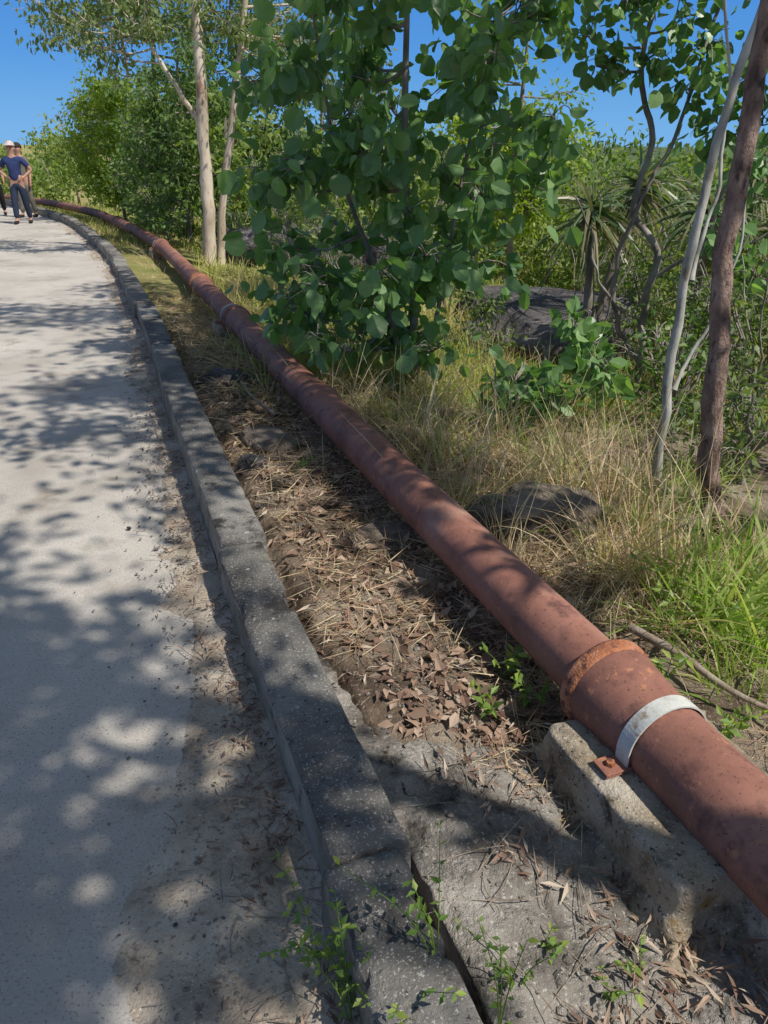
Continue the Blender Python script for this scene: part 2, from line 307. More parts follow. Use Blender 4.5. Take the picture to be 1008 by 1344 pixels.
def clamp(y,r,mband):
    c=np.array([float(px(y)),y,.1]);d,a=frame(y);z=np.array([0,0,1.])
    e=empty('pipe_clamp',c-z*.05,label='pale galvanised strap bolted over the pipe',category='pipe clamp',group='straps holding the pipe')
    b=c-z*.05
    pts=[-a*(r+.004)-z*.045]+[a*math.cos(t)*(r+.004)+z*math.sin(t)*(r+.004) for t in np.linspace(math.pi,0,33)]+[a*(r+.004)-z*.045]
    V=[];F=[]
    for p in pts:
        o=nrm(p)*.005
        for s_ in (-.024,.024): V.append(c+p+d*s_)
        for s_ in (.024,-.024): V.append(c+p+o+d*s_)
    for i in range(len(pts)-1):
        for j in range(4):
            k=(j+1)%4;F.append((i*4+j,(i+1)*4+j,(i+1)*4+k,i*4+k))
    mk('strap_band',V,F,mband,parent=e,base=b,smooth=False)
    for sg in (-1,1):
        bm=bmesh.new();bmesh.ops.create_cube(bm,size=1)
        for v in bm.verts:
            q=v.co.copy();v.co=Vector(c-b)+Vector(a*sg)*(r+.034+q.x*.075)+Vector(d)*(q.y*.058)+Vector(z)*(-.036+q.z*.009)
        bmesh.ops.bevel(bm,geom=bm.edges[:],offset=.002,segments=1,affect='EDGES')
        me=bpy.data.meshes.new('clamp_foot');bm.to_mesh(me);bm.free();me.materials.append(M_pipe)
        o=bpy.data.objects.new('clamp_foot',me);COL.objects.link(o);o.parent=e;o['label']='rusty bolted foot plate'
        bm=bmesh.new();bmesh.ops.create_cone(bm,cap_ends=True,segments=6,radius1=.013,radius2=.012,depth=.014)
        bmesh.ops.translate(bm,verts=bm.verts,vec=Vector(c-b)+Vector(a*sg)*(r+.042)+Vector(z)*(-.026))
        me=bpy.data.meshes.new('bolt');bm.to_mesh(me);bm.free();me.materials.append(M_rim)
        o=bpy.data.objects.new('bolt',me);COL.objects.link(o);o.parent=e
pier(1.44,LEVN);clamp(1.51,.1185,M_galv)
for yy in (7.3,13.5): pier(yy,LEVF)
clamp(7.25,.114,M_galvo);clamp(13.55,.114,M_galvo)
# ---------------------------------------------------------------- rocks
def boulder(loc,dim,mat,seed,label,name='boulder',sub=4,amp=.45):
    bm=bmesh.new();bmesh.ops.create_icosphere(bm,subdivisions=sub,radius=1)
    for v in bm.verts:
        p=v.co.copy();q=p*1.1+Vector((seed*3.1,seed*1.7,0))
        f=1+amp*mn.noise(q)+amp*.5*mn.noise(q*2.7)+amp*.25*mn.noise(q*7)
        p=Vector((max(-.95,min(.95,p.x*f)),max(-.95,min(.95,p.y*f)),max(-.8,min(.85,p.z*f))))
        v.co=Vector((p.x*dim[0],p.y*dim[1],p.z*dim[2]))*1.15
    for f in bm.faces: f.smooth=True
    me=bpy.data.meshes.new(name);bm.to_mesh(me);bm.free();me.materials.append(mat)
    o=bpy.data.objects.new(name,me);o.location=loc;o.rotation_euler=(0,0,seed*1.3);COL.objects.link(o)
    o['label']=label;o['category']='rock';return o
DK='broad dark grey weathered boulder in the grass'
boulder((1.85,9.0,-.60),(1.25,.85,.46),M_rock,1,DK);boulder((2.3,10.6,-.70),(1.1,.9,.5),M_rock,2,DK)
boulder((-1.9,14.6,-.15),(1.4,1.1,.5),M_rock,3,DK);boulder((-.6,16.5,-.6),(1.5,1.2,.6),M_rock,4,DK)
boulder((2.75,8.6,-.66),(.3,.25,.22),M_rockl,5,'small pale rock among dry grass')
boulder((5.6,9.4,-1.0),(.7,.5,.5),M_rockl,6,'pale weathered rock half hidden by shrubs')
boulder((.74,3.25,-.12),(.29,.2,.17),M_rockl,7,'rounded brown rock half hidden in dry grass')
boulder((-.72,3.72,-.02),(.07,.06,.06),M_rock,8,'small dark stone lying by the kerb')
boulder((-.68,4.1,-.05),(.17,.13,.1),M_rockl,9,'rough grey stone in the dirt')
boulder((.0,3.0,-.11),(.14,.11,.07),M_rockl,10,'low tan stone in leaf litter')
boulder((-.05,2.35,-.11),(.10,.09,.06),M_rockl,11,'low tan stone in leaf litter')
boulder((-1.2,5.5,-.08),(.2,.15,.11),M_rock,12,'rough dark stone by the kerb')
# ---------------------------------------------------------------- trees
def make_tree(kind,label,stems,clusters,size,T,bark,leaf,droop=.6,group=None,twigs=7,spread=.33,cat='tree',wob=0):
    base=np.array(stems[0][0][0],float);k={'group':group} if group else {}
    e=empty(kind,base,label=label,category=cat,**k)
    A=Acc();S=[]
    for pts,r0,r1 in stems:
        P=crom(pts,8);r=np.linspace(r0,r1,len(P));r[:2]*=[1.35,1.12]
        if wob:
            t=np.arange(len(P));P=P+np.stack([fbm(t*.23,t*0,91,3)*wob,fbm(t*.23,t*0+7,92,3)*wob,0*t],1);r=r*(1+.2*fbm(t*.5,t*0,93,2))
        V,F=tube(P,r,12,.10);A.add(V,F);S+= [(p,rr) for p,rr in zip(P,r)]
    SP=np.array([s[0] for s in S]);SR=np.array([s[1] for s in S])
    LP=[];LD=[];LR=[]
    for (cx,cy,cz,rad,rz,nl) in clusters:
        c=np.array([cx,cy,cz]);dd=np.linalg.norm((SP-c)*[1,1,1],axis=1)+np.where(SP[:,2]>cz,2.,0)
        i=int(dd.argmin());p0=SP[i];mid=(p0+c)/2+np.array([0,0,-.08*dd[i]])+R.randn(3)*.06*dd[i]
        P=crom([p0,mid,c],5);V,F=tube(P,np.linspace(min(SR[i]*.7,.008+.014*dd[i]),.005,len(P)),6);A.add(V,F)
        nt_=max(3,int(twigs));m=max(3,nl//nt_)
        for t in range(nt_):
            v=nrm(R.randn(3));q=c+v*np.array([rad,rad,rz])*R.uniform(.45,1.1)
            s=P[R.randint(len(P)//2,len(P))];mm=(s+q)/2+np.array([0,0,.05])
            tp=crom([s,mm,q+np.array([0,0,-.12*rad])],3);V,F=tube(tp,np.linspace(.005,.002,len(tp)),4);A.add(V,F)
            tt=R.rand(m)**.6;pos=s+(q-s)*tt[:,None]+R.randn(m,3)*rad*spread*(.4+.6*tt[:,None])*[1,1,.8]
            LP.append(pos);LD.append(nrm(pos-c)*.7+R.randn(m,3)*.7+np.array([0,0,-droop]))
            LR.append(np.clip(R.rand()*.5+R.rand(m)*.5,0,1))
    P=np.concatenate(LP);V,Q,r=leaves(P,np.concatenate(LD),size*R.uniform(.5,1.2,len(P)),T,rb=np.concatenate(LR))
    A.obj('trunk',[bark],parent=e,base=base)
    mk('crown',V,Q,leaf,parent=e,base=base,rnd=r,smooth=False)
    return e
cl=[]
for z,xr,nn in ((.3,.5,4),(.65,.7,6),(1.0,.8,7),(1.35,.95,8),(1.7,1.05,9),(2.05,1.2,10),(2.45,1.3,10),(2.95,1.25,8),(3.4,.9,4)):
    for k in range(nn):
        a=k/nn*6.28+R.rand()*1.2;q=xr*R.uniform(.35,1.1)
        cl.append((.06+.1*max(0,z-.8)+q*math.cos(a),5.7+q*math.sin(a)*.85,z+R.randn()*.12,R.uniform(.18,.34),R.uniform(.16,.3),int(R.uniform(32,58))))
cl+=[(-.75,5.2,1.0,.2,.2,36),(-.7,5.3,.55,.18,.2,30),(-.85,5.4,1.35,.2,.2,36),(-.55,5.0,.75,.15,.15,24),(-.45,5.0,.4,.15,.15,24)]
make_tree('gum_sapling','dense young gum tree with large round green leaves beside the pipe',
 [([(.25,5.67,-.3),(.22,5.7,.5),(.15,5.72,1.4),(.15,5.7,2.4),(.2,5.7,3.5)],.04,.012),([(.3,5.7,-.25),(.42,5.75,.5),(.55,5.8,1.3),(.72,5.8,2.3)],.022,.008),([(.2,5.72,-.25),(0,5.65,.6),(-.3,5.6,1.4),(-.45,5.6,2.3)],.025,.008)],
 cl,.135,TR,M_grey,L_round,droop=.9,spread=.42)
def over(n,cx,cy,cz,rx,ry,rz,rad,nl):
    out=[]
    for i in range(n):
        v=R.randn(3);v=v/np.linalg.norm(v)*R.rand()**.4
        out.append((cx+v[0]*rx,cy+v[1]*ry,cz+v[2]*rz,rad*R.uniform(.7,1.2),rad*R.uniform(.5,.9),nl))
    return out
make_tree('paperbark_tree','brown rough-barked leaning tree trunk rising from grass',
 [([(1.78,3.42,-.3),(1.62,3.36,-.02),(1.53,3.3,.36),(1.48,3.3,.8),(1.44,3.3,1.23),(1.44,3.3,1.65),(1.43,3.3,2.02),(1.4,3.3,3.2),(1.8,3.4,4.6)],.055,.028)],
 over(11,1.4,2.7,4.4,1.3,1.3,.8,.5,200)+[(1.5,3.2,3.3,.33,.25,260)],.14,TE,M_brown,L_round,droop=.8,wob=.05)
make_tree('slender_gum_tree','slender smooth pale-grey gum stem curving upward',
 [([(1.66,4.1,-.4),(1.62,4.1,.1),(1.60,4.1,.75),(1.63,4.1,1.4),(1.74,4.1,2.06),(1.95,4.2,3.2),(2.2,4.4,4.5)],.03,.016),([(1.63,4.1,.9),(1.75,4.25,1.3),(1.72,4.3,1.9),(1.5,4.3,2.6)],.012,.006),([(1.64,4.1,.3),(1.8,4.2,.6),(1.95,4.3,1.1),(1.9,4.4,1.7)],.012,.005)],
 over(9,1.9,4.5,4.3,1.3,1.1,.8,.5,160),.14,TE,M_pstem,L_round,droop=.8,wob=.06)
tw=[(1.55,6.8,2.35),(2.1,6.9,2.2),(2.5,6.7,2.25),(2.9,6.8,2.05),(3.2,6.6,2.3),(2.75,6.9,1.75),(3.2,6.9,1.75),(1.95,7.0,2.7),(2.6,7,2.8),(3.1,7,2.8),(2.2,6.6,3.2),(3.0,6.6,3.3),(3.5,6.8,2.0),(3.55,6.9,2.6),(2.3,6.8,2.45),(1.8,6.7,2.55),(2.45,6.8,2.0),(3.0,6.5,1.5),(3.4,6.6,1.45),(2.1,6.6,2.85),(1.7,6.9,2.15),(2.7,6.4,.95),(3.1,6.4,.6)]
make_tree('twisted_gum_tree','twisted grey gum tree with several thin bare stems',
 [([(2.49,6.96,-.8),(2.45,7,-.2),(2.40,7,.26),(2.44,7,.73),(2.18,7,1.11),(2.26,7,1.645),(2.08,7,2.2),(2.2,7,3)],.042,.018),
  ([(2.45,7,-.3),(2.2,7.1,.1),(2.12,7.1,.6),(2.2,7.0,1.05),(2.4,7,1.5),(2.55,7,2.1),(2.7,7,2.8)],.028,.012),
  ([(2.55,6.9,-.5),(2.75,6.9,.3),(2.85,6.9,1.0),(3.0,6.9,1.6),(3.3,6.9,2.2)],.026,.01),
  ([(2.44,7,.5),(2.7,6.8,.7),(3.0,6.7,.75),(3.3,6.6,1.0)],.02,.007),([(2.2,7,.2),(1.9,6.9,.55),(1.8,6.9,.9),(1.6,6.8,1.2)],.016,.006),
  ([(2.5,6.9,-.5),(2.7,6.7,-.1),(3.05,6.6,.15),(3.2,6.6,.6)],.018,.006),([(2.3,6.9,-.5),(2.0,6.7,-.1),(1.95,6.6,.3),(2.1,6.6,.7)],.016,.006),
  ([(2.6,6.6,-.6),(2.4,6.4,-.2),(2.55,6.3,.2),(2.35,6.3,.6)],.014,.005),([(2.9,6.6,-.6),(3.0,6.4,.0),(2.8,6.3,.5),(2.95,6.3,1.1)],.014,.005)],
 [(a,b,c,.26,.22,50) for a,b,c in tw],.12,TR,M_grey,L_round,droop=.8,spread=.4,wob=.10)
SH='tall unseen gum tree with spreading crown, added to shade path and pipe'
def shade(pts,cl_): make_tree('shade_gum_tree',SH,[(pts,.12,.05)],cl_,.16,TE,M_white,L_round,group='unseen gum trees shading path and pipe',spread=.36)  # trees out of view, crowns placed for the shade they cast
shade([(3.1,-.2,-.6),(3.0,-.2,1.5),(2.6,-.1,3.5),(2.1,-.2,5.6)],over(8,1.9,-.3,4.9,1.1,1.2,.8,.62,300))
shade([(4.6,2.5,-1.0),(4.4,2.4,2),(4.2,2.3,4),(4,2.3,6.3)],over(8,3.3,2.1,6.3,1.8,1.4,.8,.6,300)+[(2.45,1.05,3.2,.22,.2,260),(2.2,1.75,3.25,.28,.22,330),(1.95,2.35,3.3,.22,.2,240),(2.9,1.2,4.6,.5,.35,260)])  # extra low leaf clumps added to drop shade bands across the pipe
shade([(2.6,-2.4,-.4),(2.5,-2.4,1.5),(2.0,-2.1,3.4),(1.4,-1.6,5.4)],over(8,1.2,-1.3,4.8,1.6,1.1,.9,.62,300))
shade([(4.9,7.0,-1.0),(4.6,6.6,2),(3.6,6.0,4.4),(2.2,5.6,6.8)],over(14,1.7,5.6,6.6,2.7,2.5,1.0,.62,320))
make_tree('white_gum_tree','smooth cream-barked gum tree with twin trunks near the pipe',
 [([(-2.93,12.9,-.3),(-2.84,12.9,.6),(-2.83,12.9,1.5),(-2.77,12.9,2.6),(-2.74,12.9,3.8),(-3.0,13,5.2)],.115,.06),
  ([(-2.78,13.1,-.3),(-2.62,13.1,.9),(-2.43,13.1,1.8),(-2.2,13.1,2.8),(-1.9,13,4.2)],.07,.04),
  ([(-2.8,12.9,1.9),(-3.1,12.8,2.4),(-3.5,12.7,3.1)],.045,.02)],
 over(14,-3.0,12.8,4.6,2.4,1.5,1.1,.5,120)+over(20,-3.7,12.9,3.3,1.7,.8,.5,.35,110)+over(12,-1.3,13,3.2,1.0,.7,.8,.4,100),.11,TE,M_white,L_olive,droop=1.1,wob=.08)
def gum(label,x,y,h,cls,size=.12,leaf=L_olive,bark=M_brown,lean=.2,r=.09,kind='gum_tree',droop=1.):
    z=float(gz(x,y));make_tree(kind,label,[([(x,y,z-.1),(x+lean*.3,y,z+h*.35),(x+lean*.6,y,z+h*.7),(x+lean,y,z+h)],r,.02)],cls,size,TE,bark,leaf,droop=droop,wob=.15)
AO='tall airy gum tree with hanging olive foliage';GG='dense grey-green young tree with rounded leaves by the pipe'
gum(GG,-3.85,15.6,3.4,over(56,-4.0,15.6,1.8,1.3,1.0,1.9,.36,120),.12,L_mid,M_grey,.1,.05,droop=.6)
gum(AO,-5.2,19,6,over(36,-5.0,19,4.6,2.1,1.4,1.8,.5,130),.13,r=.07)
gum(AO,-6.9,23.5,6.3,over(28,-7.4,24,5.5,2.3,1.5,1.4,.55,120),.16,r=.07,lean=-.3)
gum(AO,-3.4,18.5,5.2,over(44,-3.0,18.5,2.9,1.8,1.3,2.4,.5,140),.13,L_mid,r=.06)
gum(AO,-1.6,19.5,4.6,over(46,-1.0,19.5,2.2,2.0,1.3,2.1,.5,140),.14,L_olive,r=.06)
gum(AO,-9.6,28.5,3.8,over(30,-9.7,28.8,2.4,1.8,1.3,1.4,.5,110),.18,L_olive,r=.06)
gum(GG,-5.3,18.0,2.6,over(34,-5.2,18.2,1.2,1.2,.8,1.2,.36,110),.12,L_mid,M_grey,.1,.05,droop=.5)
gum('bushy bright yellow-green small tree beside the path',-6.9,21.2,3.4,over(60,-6.8,21.2,1.8,1.4,1.0,1.8,.38,130),.13,L_bright,M_grey,-.1,.05,'yellow_green_tree',.3)
gum('rounded yellow-olive tree beyond the sapling',2.2,13.5,4.2,over(50,2.0,13.5,1.7,1.3,1.0,1.5,.42,120),.12,L_bright,M_grey,0,.07,'olive_tree',.5)
gum('slim far gum tree at the far side of the path',-14.2,26,3,over(18,-14.2,26,2.2,1.2,1.0,1.1,.5,80),.14,L_olive,M_grey,.1,.06)
SG='shrubs on the slope below the pipe'
def shrub(x,y,r,h,n,leaf=L_mid,size=.08,T=TE,label='leafy green shrub with thin tangled stems',nl=70):
    z=float(gz(x,y));st=[]
    for i in range(8):
        a=R.rand()*6.28;q=r*.8
        st.append(([(x,y,z-.05),(x+q*.3*math.cos(a),y+q*.3*math.sin(a),z+h*.4),(x+q*math.cos(a),y+q*math.sin(a),z+h*.85)],.014,.005))
    make_tree('shrub',label,st,over(n,x,y,z+h*.6,r,r,h*.45,.24,nl),size,T,M_grey,leaf,droop=.3,group=SG,cat='shrub',wob=.1)
for i_,a in enumerate(((2.15,5.3,.5,.9,9),(2.9,5.6,.7,1.6,16),(3.6,7.6,.9,2.0,17),(4.6,8.6,1.0,2.4,22),(3.4,10.2,.9,2.3,18),(5.8,11,1.3,3.2,26),(.9,10.8,.6,1.1,8),(4.2,6.2,.8,2.3,18),(-.9,9.6,.6,1.4,11),(-1.3,11.2,.8,2.0,16),(.5,12.4,1.1,2.4,20),(-4.7,17.2,.7,1.3,8),(-2.7,14.6,.6,1.0,8),(3.1,4.2,.5,1.4,11),(-.4,8.4,.5,1.2,9),(4.6,13.5,1.3,3.1,26),(7.5,13.5,1.5,3.5,26),(3.2,12.5,1.0,2.2,16),(6.4,8.4,1.0,2.7,18),(2.3,4.4,.4,.8,8),(5.2,7.0,.8,2.6,16),(-3.4,16.4,.9,1.8,14),(-1.6,15.9,.9,1.7,12),(2.9,7.7,.6,1.3,11),(-5.8,19.2,.7,1.2,8),(1.1,7.4,.35,.6,5),(3.4,6.6,.6,1.5,11),(2.6,6.2,.4,.9,7))):
    shrub(*a,leaf=(L_mid,L_olive,L_far)[i_%3])
LR='low clump of large round gum leaves'
shrub(.85,4.8,.28,.5,4,L_round,.12,TR,LR,40)
shrub(1.3,5.1,.35,.7,5,L_round,.12,TR,LR,44)
shrub(-.65,6.9,.25,.7,4,L_round,.12,TR,LR,30)
def pandanus(x,y,heads):
    z=float(gz(x,y));b=np.array([x,y,z-.1]);e=empty('pandanus',b,label='pandanus palm with spiky drooping strap leaves on a bare trunk',category='pandanus tree',group='pandanus on the slope')
    A=Acc();B=Acc()
    for h in heads:
        h=np.array(h,float);V,F=tube(crom([b,(b+h)/2+R.randn(3)*.1,h],6),np.linspace(.06,.045,13),9,.1);A.add(V,F)
        N=70;D=R.randn(N,3);D[:,2]=np.abs(D[:,2])*1.0-.25;V,Q,r=blades(h+R.randn(N,3)*.04,D,R.uniform(.5,1.0,N),.045,R.uniform(.3,1.0,N),6);B.add(V,Q,r)
        N=40;D=R.randn(N,3);D[:,2]=-np.abs(D[:,2])*.8;V,Q,r=blades(h-np.array([0,0,.1]),D,R.uniform(.4,.8,N),.04,.7,5,np.full(N,1.));B.add(V,Q,r)
    A.obj('trunk',[M_grey],parent=e,base=b);B.obj('crown',[L_pand],parent=e,base=b,smooth=False)
pandanus(2.5,9.2,[(2.35,9.0,.95),(2.95,9.3,1.2)])
pandanus(3.6,8.5,[(3.4,8.3,.95),(3.95,8.6,.75)])
pandanus(4.6,9.8,[(4.5,9.8,1.3),(5.1,9.9,1.0)])
# forest backdrop
A=Acc()
def ftree(x,y,H,rx,nc):
    g_=float(gz(x,y))
    V,F=tube(crom([(x,y,g_-.2),(x+R.randn()*.2,y,g_+H*.4),(x+R.randn()*.4,y,g_+H*.85)],4),np.linspace(.07,.025,9),5);A.add(V,F,m=1)
    for k in range(nc):
        v=nrm(R.randn(3))*R.rand()**.4;c=np.array([x,y,g_+H*.52])+v*np.array([rx,rx*.85,H*.46])
        m=46;tone=R.rand()*.6
        P=c+R.randn(m,3)*np.array([.34,.34,.24]);V,Q,r=leaves(P,R.randn(m,3)+[0,0,-.5],R.uniform(.11,.22,m)*(1+.018*(y-14)),TE,rb=tone+R.rand(m)*.4);A.add(V,Q,r)
for i in range(130):
    y=R.uniform(18,60);x=R.uniform(-.62*y-2,.62*y+3)
    s=float(soff(x,y)) if y<38 else 10
    if -7<s<2.6: continue
    left=x<-.05*y;H=(R.uniform(2.8,4.4)+ (y-20)*.03 if left else R.uniform(2.9,4.1)+.012*y)
    if x<-.40*y: H*=.55
    ftree(x,y,H,1.5,16)
for i in range(60):
    y=R.uniform(13.5,23);x=R.uniform(-.30*y,.62*y)
    if float(soff(x,y))<2.4 or (1.2<x<3.2 and y<15): continue
    left=x<.02*y;ftree(x,y,R.uniform(2.2,3.6) if left else R.uniform(2.2,3.3),1.25,13)
A.obj('forest',[L_far,M_grey],kind='stuff',label='belt of mixed green bushland trees',smooth=False)
th=np.linspace(-.9,.95,180);rows=[]
for rr,hh in ((150,-4),(200,1.2),(260,3.0),(330,4.5),(420,3)):
    z=hh*(1+.35*fbm(th*9+rr,th*0,5))+1.8*fbm(th*60,th*0+rr,7);rows.append(np.stack([np.sin(th)*rr,np.cos(th)*rr,z],1))
V=np.concatenate(rows);a=np.arange(len(V)).reshape(5,180);F=np.stack([a[:-1,:-1],a[:-1,1:],a[1:,1:],a[1:,:-1]],-1).reshape(-1,4)
mk('hills',V,F,nmat('hill_bush',[(.05,.08,.035),(.09,.13,.06),(.14,.18,.09)],scale=.12,bump=1,bscale=.5,bdist=2),kind='structure',label='low green wooded hills')
# ---------------------------------------------------------------- grass & litter
def clumps(name,label,defs,mat,wk=1.,wild=.18):
    A=Acc()
    for (x,y,r,n_,h,lean) in defs:
        P=np.zeros((n_,3));a=R.rand(n_)*6.28;q=r*np.sqrt(R.rand(n_));P[:,0]=x+q*np.cos(a);P[:,1]=y+q*np.sin(a);P[:,2]=gz(P[:,0],P[:,1])-.01
        w0=R.randn(2)*.28
        D=np.stack([w0[0]+np.cos(a)*lean*R.rand(n_)*1.3+R.randn(n_)*wild,w0[1]+np.sin(a)*lean*R.rand(n_)*1.3+R.randn(n_)*wild,np.ones(n_)],1)
        V,Q,rr=blades(P,D,h*R.uniform(.3,1.2,n_),R.uniform(.002,.0055,n_)*wk*(1+.06*max(0,y-4)),R.uniform(.05,.8,n_)*lean*1.6,5,R.rand(n_)*.5+R.rand()*.5);A.add(V,Q,rr)
    A.obj(name,[mat],kind='stuff',label=label,smooth=False)
d=[]
for i in range(290):
    y=2.35+8*R.rand()**1.25;x=float(px(y))+.17+R.rand()**1.5*(1.25+.22*y)
    if abs(x-.72)<.25 and abs(y-3.15)<.25: continue
    d.append((x,y,R.uniform(.05,.18),int(R.uniform(20,60)),R.choice([.15,.3,.5,.7]),.8))
for i in range(80):
    y=R.uniform(3.4,20);x=float(px(y))-R.uniform(.15,.7);d.append((x,y,R.uniform(.05,.14),int(R.uniform(14,34)),R.uniform(.12,.32),1.0))
for i in range(40):
    y=R.uniform(2.0,4.5);x=float(px(y))-R.uniform(.1,.6);d.append((x,y,.08,12,R.uniform(.08,.2),1.2))
for x,y in ((-1.0,6.3),(-1.5,7.2),(-1.25,6.9),(-1.75,7.9),(-2.2,8.7),(-1.15,5.9),(-.75,5.2),(-1.55,7.5),(-1.4,6.6),(-1.7,7.3)): d.append((x,y,.14,80,.5,.8))
clumps('dry_grass','tufts of tan and reddish dry grass along the pipe',d,L_dry,1,.28)
d=[]
for x,y in ((1.0,3.35),(.6,3.6),(1.05,3.1),(1.15,3.6),(.45,4.0),(.8,4.2),(1.3,3.3),(.95,2.75),(1.1,2.5),(.3,4.4),(1.15,2.9),(.85,3.7),(1.0,2.7),(.2,4.1),(.0,4.6),(1.3,3.9),(1.25,2.75)): d.append((x,y,.16,36,.85,.62))
for i in range(40):
    y=R.uniform(2.5,7);d.append((float(px(y))+R.uniform(.2,1.6),y,.1,16,R.uniform(.6,.9),.6))
clumps('tall_grass','tall loose tan grass stalks beside the pipe',d,L_dry,1.5,.22)
d=[]
for i in range(42): d.append((R.uniform(1.1,2.4),R.uniform(1.9,3.3),R.uniform(.05,.12),int(R.uniform(20,50)),R.choice([.2,.35,.55]),.8))
for i in range(90):
    y=R.uniform(2.8,8);d.append((float(px(y))+R.uniform(.25,2.6),y,.14,30,R.uniform(.2,.6),.8))
clumps('green_grass','fresh green grass tufts below the pipe',d,L_green,1.7,.25)
d=[]
for x,y in ((1.2,2.3),(1.3,2.4),(1.42,2.25),(1.25,2.6),(1.5,2.65),(1.6,2.45),(1.75,2.3),(1.8,2.8),(1.4,2.5)): d.append((x,y,.07,34,.66,.7))
clumps('broad_grass','bright clump of long broad green grass blades',d,L_green,4.2,.2)
N=42000;y=5.5+R.rand(N)**1.4*30;s=R.uniform(1.5,18,N)*np.clip(y/14,.5,1.4);x=wpt(s,np.clip(y,0,38))
P=np.stack([x,y,gz(x,y)-.02],1);P=P+R.randn(N,3)*[.02,.02,0]
tone=np.clip(.5+1.2*fbm(x*.35,y*.35,21)+R.randn(N)*.2,0,1)
V,Q,r=blades(P,R.randn(N,3)*.35+[0,0,1],R.uniform(.15,.42,N)*(.6+1.0*vn(x*1.3,y*1.3,90)),.008+.0009*y,R.uniform(.1,.6,N),3,tone)
mk('meadow_grass',V.reshape(-1,3),Q,L_field,rnd=r,kind='stuff',label='yellow-green grass meadow below the pipe',smooth=False)
N=9000;y=15+R.rand(N)*25;s=np.where(R.rand(N)<.5,R.uniform(.3,1.6,N),R.uniform(-9,-4.7,N));x=wpt(s,np.clip(y,0,38));P=np.stack([x,y,gz(x,y)-.02],1)
V,Q,r=blades(P,R.randn(N,3)*.35+[0,0,1],R.uniform(.1,.35,N),.02,R.uniform(.1,.6,N),3)
mk('verge_grass',V.reshape(-1,3),Q,L_field,rnd=r,kind='stuff',label='short grass verge along the path',smooth=False)
N=14000;y=1.4+8*R.rand(N)**1.5;s=R.uniform(.3,2.2,N);x=wpt(s,y);keep=fbm(x*2,y*2,61)+.12*(y>2.6)>-.05;x=x[keep];y=y[keep];N=len(x)
V,Q,r=blades(np.stack([x,y,gz(x,y)+.015+R.rand(N)*.03],1),R.randn(N,3)*[1,1,.18],R.uniform(.04,.2,N),R.uniform(.0015,.0034,N)*(1+.1*y),0,2)
mk('straw',V.reshape(-1,3),Q,L_dry,rnd=r*.8,kind='stuff',label='loose dry straw lying on the earth',smooth=False)
def surf(x,y,s):
    g_=gz(x,y);return np.where((s>.24)&(s<1.0)&(y<3),np.maximum(g_,apz(s,x,y)),g_)
def lay(N,sfun,y0,y1):
    y=y0+(y1-y0)*R.rand(N)**1.5;s=sfun(N);x=wpt(s,y);return x,y,s
A=Acc()
x,y,s=lay(6500,lambda n:-np.abs(R.randn(n))*.09-.01,.5,15);k=fbm(x*5,y*5,19)>-.10;x=x[k];y=y[k];s=s[k];P=np.stack([x,y,.012+.02*np.clip(1+s*4,0,1)+R.rand(len(x))*.008],1)
V,Q,r=leaves(P,R.randn(len(x),3)*[1,1,.15],R.uniform(.008,.042,len(x)),TN,hint=R.randn(len(x),3)*.45+[0,0,1]);A.add(V,Q,r*.85)
x,y,s=lay(13000,lambda n:R.uniform(.24,2.0,n),.8,9);k=(fbm(x*3,y*3,81)>-.04)|(y>2.2);x=x[k];y=y[k];s=s[k];P=np.stack([x,y,surf(x,y,s)+.008+R.rand(len(x))*.02],1)
V,Q,r=leaves(P,R.randn(len(x),3)*[1,1,.3],R.uniform(.015,.07,len(x)),TN,hint=R.randn(len(x),3)*.5+[0,0,1]);A.add(V,Q,r)
x,y,s=lay(1800,lambda n:R.uniform(.35,1.3,n),1.7,6);P=np.stack([x,y,surf(x,y,s)+.018],1)
V,Q,r=leaves(P,R.randn(len(x),3)*[1,1,.3],R.uniform(.025,.08,len(x)),TE,hint=R.randn(len(x),3)*.5+[0,0,1]);A.add(V,Q,r*.8)
x,y,s=lay(260,lambda n:-R.rand(n)*2.6,.7,12);P=np.stack([x,y,.006+0*x],1)
V,Q,r=leaves(P,R.randn(len(x),3)*[1,1,.1],R.uniform(.006,.022,len(x)),TN,hint=R.randn(len(x),3)*.3+[0,0,1]);A.add(V,Q,r)
A.obj('leaf_litter',[L_lit],kind='stuff',label='scattered dry brown gum leaves',smooth=False)
A=Acc()
for i in range(700):
    yy=.7+6*R.rand()**1.5;ss=R.uniform(.28,1.7) if i%3 else -abs(R.randn())*.11
    xx=float(wpt(ss,yy));zz=(float(surf(xx,yy,ss))+.015) if ss>0 else .025
    a=R.rand()*6.28;L=R.uniform(.03,.16) if ss>0 else R.uniform(.02,.06);p=np.array([xx,yy,zz]);dv=np.array([math.cos(a),math.sin(a),R.randn()*.08])*L
    V,F=tube(crom([p-dv,p+R.randn(3)*.1*L*np.array([1,1,.2]),p+dv],2),.0014,4);A.add(V,F,np.full(len(V),R.rand()))
A.obj('twig_litter',[M_dead],kind='stuff',label='fallen twigs scattered in the dirt')
bm=bmesh.new();bmesh.ops.create_icosphere(bm,subdivisions=1,radius=1);iv=np.array([v.co[:] for v in bm.verts]);iF=np.array([[v.index for v in f.verts] for f in bm.faces]);bm.free()
A=Acc()
for i in range(4400):
    yy=.6+5*R.rand()**1.8;ss=R.uniform(.24,1.1) if i%2 else -abs(R.randn())*.15
    xx=float(wpt(ss,yy));zz=float(surf(xx,yy,ss)) if ss>0 else .008
    r=R.uniform(.0012,.0065)*(1.3 if ss>0 else 1)*(2 if R.rand()<.06 else 1);A.add(iv*np.array([1,R.uniform(.6,1),R.uniform(.5,.8)])*r*(1+.2*R.randn(len(iv),1))+[xx,yy,zz+r*.4],iF)
